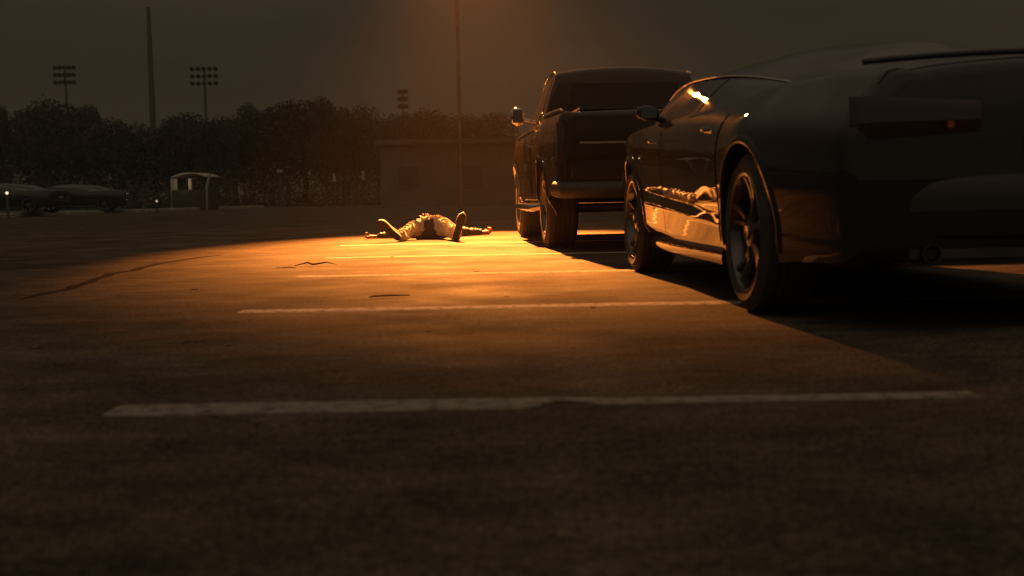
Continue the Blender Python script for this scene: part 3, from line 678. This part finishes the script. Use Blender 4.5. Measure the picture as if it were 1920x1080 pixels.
hn = dict(a=(J['head']+Vector((0, .02, -.01)), (.095, .095)), b=(J['head']+Vector((-.005, .085, .01)), (.095, .115)), c=(J['head']+Vector((-.005, .13, .03)), .08))
me = skin_mesh(hn, [('a', 'b'), ('b', 'c')], 2, .008)
for v in me.vertices:
    p = v.co-J['head']
    v.co += p.normalized()*(.012*noise.noise(v.co*40)+.02*noise.noise(v.co*14))
    if p.y < .045 and p.z > 0: v.co.z = min(v.co.z, J['head'].z+.03)
    v.co.z = max(v.co.z, .005)
settle(me); link('hair', me, HAIR, person, sharp=75)
# hood bunched up round the back of the head, its rim catching the light
hn = dict(a=(J['neck']+Vector((.10, .05, -.03)), .07), b=(J['head']+Vector((.10, .09, -.05)), .075), c=(J['head']+Vector((-.05, .17, .06)), (.085, .11)),
          d=(J['head']+Vector((-.11, .08, -.04)), .075), e=(J['neck']+Vector((-.12, .04, -.02)), .07), f=(J['head']+Vector((-.21, -.02, .01)), (.075, .085)))
me = skin_mesh(hn, [('a', 'b'), ('b', 'c'), ('c', 'd'), ('d', 'e'), ('e', 'f')], 2, .010)
folds(me, [(hn['a'][0], hn['b'][0], 0), (hn['b'][0], hn['c'][0], 1), (hn['c'][0], hn['d'][0], 2), (hn['d'][0], hn['e'][0], 3)], .02, 40, 2.2)
settle(me); link('hood', me, JACKET, person, sharp=75)
# shoes: sole outline in the foot's own plane, heel at the origin, toe along +u
def shoe(heel, toe_dir, nrm):
    u = toe_dir.normalized(); n_ = (nrm-u*nrm.dot(u)).normalized(); w = u.cross(n_)
    prof = [(0, .0, .030), (.02, .0, .036), (.06, .0, .036), (.11, .0, .034), (.16, .0, .041), (.20, .0, .048), (.24, .0, .046), (.27, .0, .036), (.29, .0, .016)]
    root = None
    def P(a, b, c_): return heel+u*a+w*b+n_*c_
    def slab(c0, c1, gr, name, mt, par):
        bm = bmesh.new(); out = [(-.012, 0)]
        out = [(a-(.012 if i_ == 0 else 0), hw+gr) for i_, (a, _, hw) in enumerate(prof)]
        loop = [(a, hw) for a, hw in out]+[(.298+gr, 0)]+[(a, -hw) for a, hw in reversed(out)]+[(-.026-gr, 0)]
        spring = lambda a: -.0+ .022*max(0, (a-.18)/.11)**2
        loft(bm, [[P(a, b, c0-spring(a)+0) for a, b in loop], [P(a*1.01, b*1.03, (c0+c1)/2-spring(a)) for a, b in loop], [P(a, b, c1-spring(a)) for a, b in loop]])
        return obj(name, bm, mt, par, sharp=50)
    # upper: rings along the foot; n_ points from the foot out through the sole (towards the viewer)
    bm = bmesh.new(); rings = []
    for a, hgt, hw in ((-.016, .045, .020), (-.008, .085, .032), (.03, .105, .039), (.075, .100, .040), (.11, .088, .039), (.15, .072, .042), (.19, .060, .047), (.235, .050, .045), (.268, .040, .034), (.286, .024, .018)):
        rings.append([P(a, hw*math.cos(t)*(1 if math.sin(t) < .3 else .9), -hgt*max(0, math.sin(t))**.7-.003) for t in lin(R(0), R(180), 13)])
    loft(bm, rings, closed=True); up_ = obj('shoe', bm, SHOE, person, sharp=60)
    md_ = slab(-.006, .022, .004, 'midsole', MIDSOLE, up_); slab(.0225, .031, .002, 'sole', SOLE, up_)
    lb = bmesh.new()
    for q in range(5):
        a = .095+q*.018; h0 = .094-q*.0065
        tube(lb, [P(a, .022*(1 if q % 2 else -1)*s_, -h0-.004*(1-abs(s_))) for s_ in (-1, 0, 1)], .003, 5)
    obj('laces', lb, MIDSOLE, up_)
shoe(V(-.632, 13.985, .045), Vector((.095, -.04, .275)), Vector((.02, -1, -.05)))
shoe(V(-1.300, 14.165, .055), Vector((-.200, -.085, .185)), Vector((-.30, -.95, -.05)))

# ---------------------------------------------------------------- debris on the asphalt
def ground_twig(x, y, pts, r_, name, lab, cat, mt=TWIG):
    bm = bmesh.new(); tube(bm, pts, r_, 7); o = obj(name, bm, mt); o.location = (x, y, 0); tag(o, lab, cat); return o
ground_twig(-.63, 6.30, [(-.10, -.04, .012), (-.085, .0, .012), (.0, .01, .014), (.10, .035, .011)], [.003, .0045, .0045, .003], 'stick', 'dark hooked stick lying between the second and third stall lines', 'stick')
ground_twig(-1.52, 9.40, [(-.14, -.02, .01), (-.05, .03, .03), (.0, -.03, .018), (.10, .02, .03), (.18, .0, .01)], [.003, .006, .008, .005, .002], 'twig', 'curled dark twig left of the light pool centre, beyond the third stall line', 'twig')
ground_twig(-1.68, 9.15, [(-.08, 0, .008), (.02, .01, .012), (.07, 0, .006)], [.002, .004, .002], 'twig', 'small dark twig just left of the curled twig', 'twig')
ground_twig(-1.18, 4.45, [(-.02, -.03, .004), (-.015, .0, .008), (.02, .02, .005), (.05, .05, .003)], [.0015, .002, .002, .001], 'twig', 'thin bent twig in the dim left foreground', 'twig')
def leaf(px, py, size, lab, rz, curl=.16):
    d = fw+rt*((px-960)/2300)+up*((540-py)/2300); t_ = CH/-d.z; x, y = d.x*t_, d.y*t_
    bm = bmesh.new(); rows = []
    for i in range(9):
        u = i/8; hw = size*.36*math.sin(math.pi*u)**.8*(1+.25*math.sin(u*17)); row = []
        for v_ in (-1, -.5, 0, .5, 1): row.append(bm.verts.new(((u-.5)*size, v_*hw, .001+size*curl*(abs(v_)**1.5*.5+(u-.5)**2))))
        rows.append(row)
    for a, b in zip(rows, rows[1:]):
        for j in range(4): bm.faces.new((a[j], a[j+1], b[j+1], b[j]))
    bmesh.ops.remove_doubles(bm, verts=bm.verts, dist=.0002)
    ext = bmesh.ops.extrude_face_region(bm, geom=bm.faces[:])
    bmesh.ops.translate(bm, verts=[q for q in ext['geom'] if isinstance(q, bmesh.types.BMVert)], vec=(0, 0, .0012))
    o = obj('dry_leaf', bm, DRYLEAF); o.location = (x, y, 0); o.rotation_euler = (0, 0, rz); tag(o, lab, 'leaf', 'dry leaves on the asphalt')
for a in ((66, 653, .042, 'pale dry leaf at the far left of the dim foreground', .2), (135, 679, .02, 'tiny dry leaf below right of the far left leaf', 1.0),
          (428, 648, .034, 'dry leaf standing on edge, left foreground between the first and second stall lines', 1.3), (488, 792, .03, 'blurred dry leaf just below the nearest stall line', 1.6),
          (365, 543, .035, 'small bright leaf left of the second stall line end', .1), (163, 494, .05, 'faint leaf far left in the dim part of the pool', .4),
          (803, 622, .022, 'tiny bright leaf near the centre below the second stall line', .7), (950, 557, .022, 'leaf lying right of the hooked stick', .2),
          (893, 509, .035, 'dark leaf resting on the third stall line', .3), (600, 895, .016, 'tiny blurred leaf in the bottom foreground', .9), (1112, 577, .03, 'leaf on the right part of the second stall line', .5),
          (735, 482, .035, 'dark leaf just below the lying person on the fourth stall line', .5)):
    leaf(*a)

# ---------------------------------------------------------------- background trees
def crown_mesh(seed, w, h, n=9000):
    rnd = random.Random(seed); bm = bmesh.new(); lobes = []
    for k in range(11):
        a = rnd.uniform(0, 6.28); rr = rnd.uniform(0, .62)*w*.5; z = rnd.uniform(.12, .80)*h
        lobes.append((Vector((rr*math.cos(a), rr*math.sin(a), z)), rnd.uniform(.16, .27)*w))
    lobes.append((Vector((0, 0, h*.78)), w*.20)); lobes.append((Vector((0, 0, h*.4)), w*.33))
    for i in range(n):
        c_, r_ = rnd.choice(lobes); d = Vector((rnd.gauss(0, 1), rnd.gauss(0, 1), rnd.gauss(0, .8))).normalized()
        p = c_+d*r_*rnd.uniform(.55, 1.05)**.6
        s_ = rnd.uniform(.07, .15); q = Vector((rnd.gauss(0, 1), rnd.gauss(0, 1), rnd.gauss(0, 1))).normalized(); t = q.cross(d).normalized(); q = t.cross(d*.5+q*.5).normalized()
        vs = [bm.verts.new(p+t*s_*a_+q*s_*b_) for a_, b_ in ((-1, -.3), (0, -.7), (1, .1), (.1, .8))]; bm.faces.new(vs)
    me = bpy.data.meshes.new('crown'); bm.to_mesh(me); bm.free(); return me
def trunk_bm(h, w, seed):
    rnd = random.Random(seed); bm = bmesh.new()
    tube(bm, [(0, 0, 0), (.05, .02, h*.25), (-.03, 0, h*.5), (.05, .03, h*.8)], [.24, .18, .13, .05], 9)
    for k in range(6):
        a = rnd.uniform(0, 6.28); z0 = h*rnd.uniform(.22, .5)
        tube(bm, [(0, 0, z0), (w*.18*math.cos(a), w*.18*math.sin(a), z0+h*.12), (w*.34*math.cos(a), w*.34*math.sin(a), z0+h*.27)], [.09, .06, .02], 6)
    return bm
proto = []
for s_ in range(4):
    w, h = 7.0, 8.6
    cm = crown_mesh(s_+3, w, h-1.1)
    t = empty('broadleaf_tree'); tr = obj('trunk', trunk_bm(h, w, s_), BARK, t)
    cr_ = link('crown', cm, LEAF, t, smooth=False); cr_.location = (0, 0, 1.1); proto.append(t)
SKY = [(8, 194), (62, 201), (100, 187), (132, 187), (180, 195), (222, 218), (262, 231), (300, 235), (336, 219), (370, 208), (412, 222), (446, 212), (480, 193), (516, 204), (545, 193), (578, 180), (618, 181), (650, 198), (684, 198), (712, 220), (740, 226), (768, 208), (806, 203), (846, 210), (885, 214), (930, 208)]
place = ['above the far left frame edge', 'second from the left edge', 'left of the leftmost mast', 'behind the leftmost mast foot', 'right of the leftmost mast', 'lower, between the first two masts', 'low, left of the second mast',
         'at the foot of the second mast', 'between the second and third masts', 'at the foot of the third mast', 'just right of the third mast', 'right of the third mast, second crown', 'tall, above the gap right of the third mast',
         'dip left of the tallest pair', 'left shoulder of the tallest pair', 'left one of the tallest pair', 'right one of the tallest pair', 'right shoulder of the tallest pair', 'above the white door sign', 'in the dip left of the low building',
         'lowest, over the left end of the building', 'below the thin mast', 'behind the building, left of the lamp post', 'directly behind the lamp post', 'right of the lamp post, dim', 'between the lamp post and the pickup']
used = set()
for k, (px, py) in enumerate(SKY):
    D = 98+6*math.sin(k*2.3); X = (px-960)/2300*D; yh = 365-(px-960)*.0192; H = CH+(yh-py)/2300*D
    q = k % 4; t = proto[q] if q not in used else copy_tree(proto[q]); used.add(q)
    sc = H/8.55; t.location = (X, D, 0); ws = (.68, .95, .8, 1.1)[(k*5) % 4]; t.scale = (ws, ws*.9, sc); t.rotation_euler = (0, 0, k*1.7)
    tag(t, 'dark tree in the skyline, '+place[k], 'tree', 'trees in the dark skyline')
bm = bmesh.new(); rnd = random.Random(5)
for i in range(30000):
    x = rnd.uniform(-60, 60); z = abs(rnd.gauss(0, 1.1)); z = min(z, 3.4+.6*noise.noise((x*.3, 0, 0)))
    p = Vector((x, 84+rnd.uniform(-1.5, 1.5), z)); s_ = rnd.uniform(.07, .15)
    q = Vector((rnd.gauss(0, 1), rnd.gauss(0, 1), rnd.gauss(0, 1))).normalized(); t = q.orthogonal().normalized()
    bm.faces.new([bm.verts.new(p+t*s_*a_+q*s_*b_) for a_, b_ in ((-1, -.3), (0, -.7), (1, .1), (.1, .8))])
tag(obj('undergrowth', bm, LEAF, smooth=False, fix=False), 'dark mass of undergrowth beneath the skyline trees', 'undergrowth', kind='stuff')

# floodlight masts
def mast(px, top_y, D, hw, lab, r_=.16, low=False):
    X = (px-960)/2300*D; yh = 365-(px-960)*.0192; H = CH+(yh-top_y)/2300*D
    t = empty('floodlight_mast', (X, D, 0)); bm = bmesh.new(); tube(bm, [(0, 0, 0), (0, 0, H*.5), (0, 0, H)], [r_*1.5, r_*1.1, r_*.7], 12); obj('pole', bm, STEEL, t)
    if hw:
        bm = bmesh.new()
        for k in range(3): tube(bm, [(-hw, 0, H-.15-.75*k), (hw, 0, H-.15-.75*k)], .05, 6)
        fr = obj('crossarms', bm, STEEL, t)
        for r3 in range(3):
            for k in range(5):
                bm = bmesh.new(); lathe_x(bm, [(-.2, .0001), (-.18, .1), (0, .24), (.02, .25), (.02, .0001)], 14)
                f = obj('floodlight', bm, PLASTIC, t); f.rotation_euler = (0, R(25), R(-90)); f.location = (-hw+2*hw*k/4, -.22, H-.15-.75*r3)
    tag(t, lab, 'mast', 'tall masts above the skyline trees'); return t
mast(139, 128, 128, .95, 'leftmost tall floodlight mast above the trees')
mast(298, 20, 118, 0, 'thick plain mast between the two floodlight masts, running out of the top', .26)
mast(397, 130, 128, 1.2, 'floodlight mast right of the plain thick mast')
mast(764, 172, 128, .35, 'thin short mast left of the lamp post', .12)

# low building behind the lamp post
bl = empty('low_building', (-2.0, 63, 0))
bm = bmesh.new(); box(bm, -4.6, 9.5, 0, 7, 0, 3.15); obj('wall', bm, WALLM, bl, smooth=False)
bm = bmesh.new(); box(bm, -4.85, 9.75, -.3, 7.3, 3.152, 3.42, .03); obj('roof', bm, WALLM, bl, smooth=False)
for k in range(4):
    bm = bmesh.new(); x = -3.2+k*3.2; box(bm, x-.6, x+.6, -.05, -.003, .95, 2.1, .01); f = obj('window', bm, STEEL, bl, smooth=False)
    bm = bmesh.new(); box(bm, x-.53, x+.53, -.062, -.052, 1.02, 2.03); obj('pane', bm, GLASS, f, smooth=False)
bm = bmesh.new(); box(bm, 7.9, 8.9, -.05, -.003, .02, 2.1, .01); obj('door', bm, PLASTIC, bl, smooth=False)
tag(bl, 'low flat-roofed building in the dark behind the lamp post', 'building')

# white open shelter, brightened by an added lamp in front
sh = empty('shelter', (-17.4, 68, 0)); sh.rotation_euler = (0, 0, R(-8))
bm = bmesh.new(); rings = []
for k in range(15):
    u = k/14; x = -.95+2.0*u; rings.append([(x, -1.0, 1.72+.34*math.sin(math.pi*min(1, .12+u*.75))), (x, 1.0, 1.72+.34*math.sin(math.pi*min(1, .12+u*.75))), (x, 1.0, 1.66+.34*math.sin(math.pi*min(1, .12+u*.75))), (x, -1.0, 1.66+.34*math.sin(math.pi*min(1, .12+u*.75)))])
loft(bm, rings); obj('roof', bm, WHITE, sh)
for x, w in ((-.82, .16), (.12, .09)):
    bm = bmesh.new(); box(bm, x-w, x+w, -.98, -.82, 0, 1.74, .01); obj('post', bm, WHITE, sh, smooth=False)
bm = bmesh.new(); tube(bm, [(.98, -.9, 0), (1.05, -.9, 1.3), (1.25, -.9, 1.95)], .07, 8); obj('post', bm, WHITE, sh)
bm = bmesh.new(); box(bm, -.9, 1.0, -1.05, .9, 0, 1.12, .02); obj('counter', bm, PLASTIC, sh, smooth=False)
tag(sh, 'small white open shelter with a curved roof and lit posts, far left', 'shelter')
pl = bpy.data.lights.new('shelter_light', 'POINT'); pl.energy = 3; pl.color = (1, .72, .42); pl.shadow_soft_size = .1  # unseen point lamp added to brighten the shelter posts
po = bpy.data.objects.new('shelter_light', pl); COL.objects.link(po); po.location = (-17.75, 66.7, 1.5)

def sign(px, py, D, w, h, lab, tri=False, post=True, mt=WHITE):
    X = (px-960)/2300*D; yh = 365-(px-960)*.0192; z = CH+(yh-py)/2300*D
    t = empty('roadside_sign', (X, D, 0))
    bm = bmesh.new()
    if tri:
        f = [(-w*.2, z+h/2), (w*.15, z+h/2), (w/2, z-h/2), (-w/2, z-h/2)]; loft(bm, [[(a, -.02, b) for a, b in f], [(a, .02, b) for a, b in f]])
    else: box(bm, -w/2, w/2, -.02, .02, z-h/2, z+h/2, .005)
    obj('panel', bm, mt, t, smooth=False)
    bm = bmesh.new(); tube(bm, [(0, .05, 0), (0, .05, z+h*.3)], .035, 8); obj('post', bm, STEEL, t)
    tag(t, lab, 'sign'); return t
sign(531, 321, 66, .34, .16, 'small T-shaped sign on a thin post, below the tallest trees')
sign(632, 333, 64, .24, .42, 'small tapered pale sign left of the tall white one', True)
sign(686, 329, 64, .16, .46, 'narrow upright white sign left of the low building')

for px, py, D, lab, e_ in ((20, 362, 47, 'tiny pale bollard light at the far left edge of the frame', 1.6), (299, 377, 58, 'tiny faint bollard light left of the white shelter', .5)):
    X = (px-960)/2300*D; yh = 365-(px-960)*.0192; z = CH+(yh-py)/2300*D
    t = empty('bollard_light', (X, D, 0)); bm = bmesh.new(); tube(bm, [(0, 0, 0), (0, 0, z-.06), (0, 0, z-.05)], [.05, .05, .03], 10); obj('post', bm, STEEL, t)  # post and glowing globe added to stand in for a far-off glint
    bm = bmesh.new(); bmesh.ops.create_uvsphere(bm, u_segments=14, v_segments=8, radius=.055, matrix=Matrix.Translation((0, 0, z))); obj('globe', bm, emis('globe_glow', (1, .8, .5), e_), t)
    tag(t, lab, 'light', 'bollard lights at the far edge of the lot')
# thin haze box added round the whole place to lift the dark tones
bm = bmesh.new(); box(bm, -170, 170, -35, 170, -1.2, 34)
hz = obj('haze', bm, None, smooth=False)
hm = bpy.data.materials.new('haze_air'); hm.use_nodes = True; hn_ = hm.node_tree; hn_.nodes.clear()
ho = hn_.nodes.new('ShaderNodeOutputMaterial'); hv = hn_.nodes.new('ShaderNodeVolumePrincipled')
hv.inputs['Color'].default_value = (.9, .86, .8, 1); hv.inputs['Density'].default_value = .0009
hn_.links.new(hv.outputs[0], ho.inputs['Volume']); hz.data.materials.append(hm)
tag(hz, 'thin faintly glowing night air over the lot', kind='stuff')
S.render.film_transparent = False
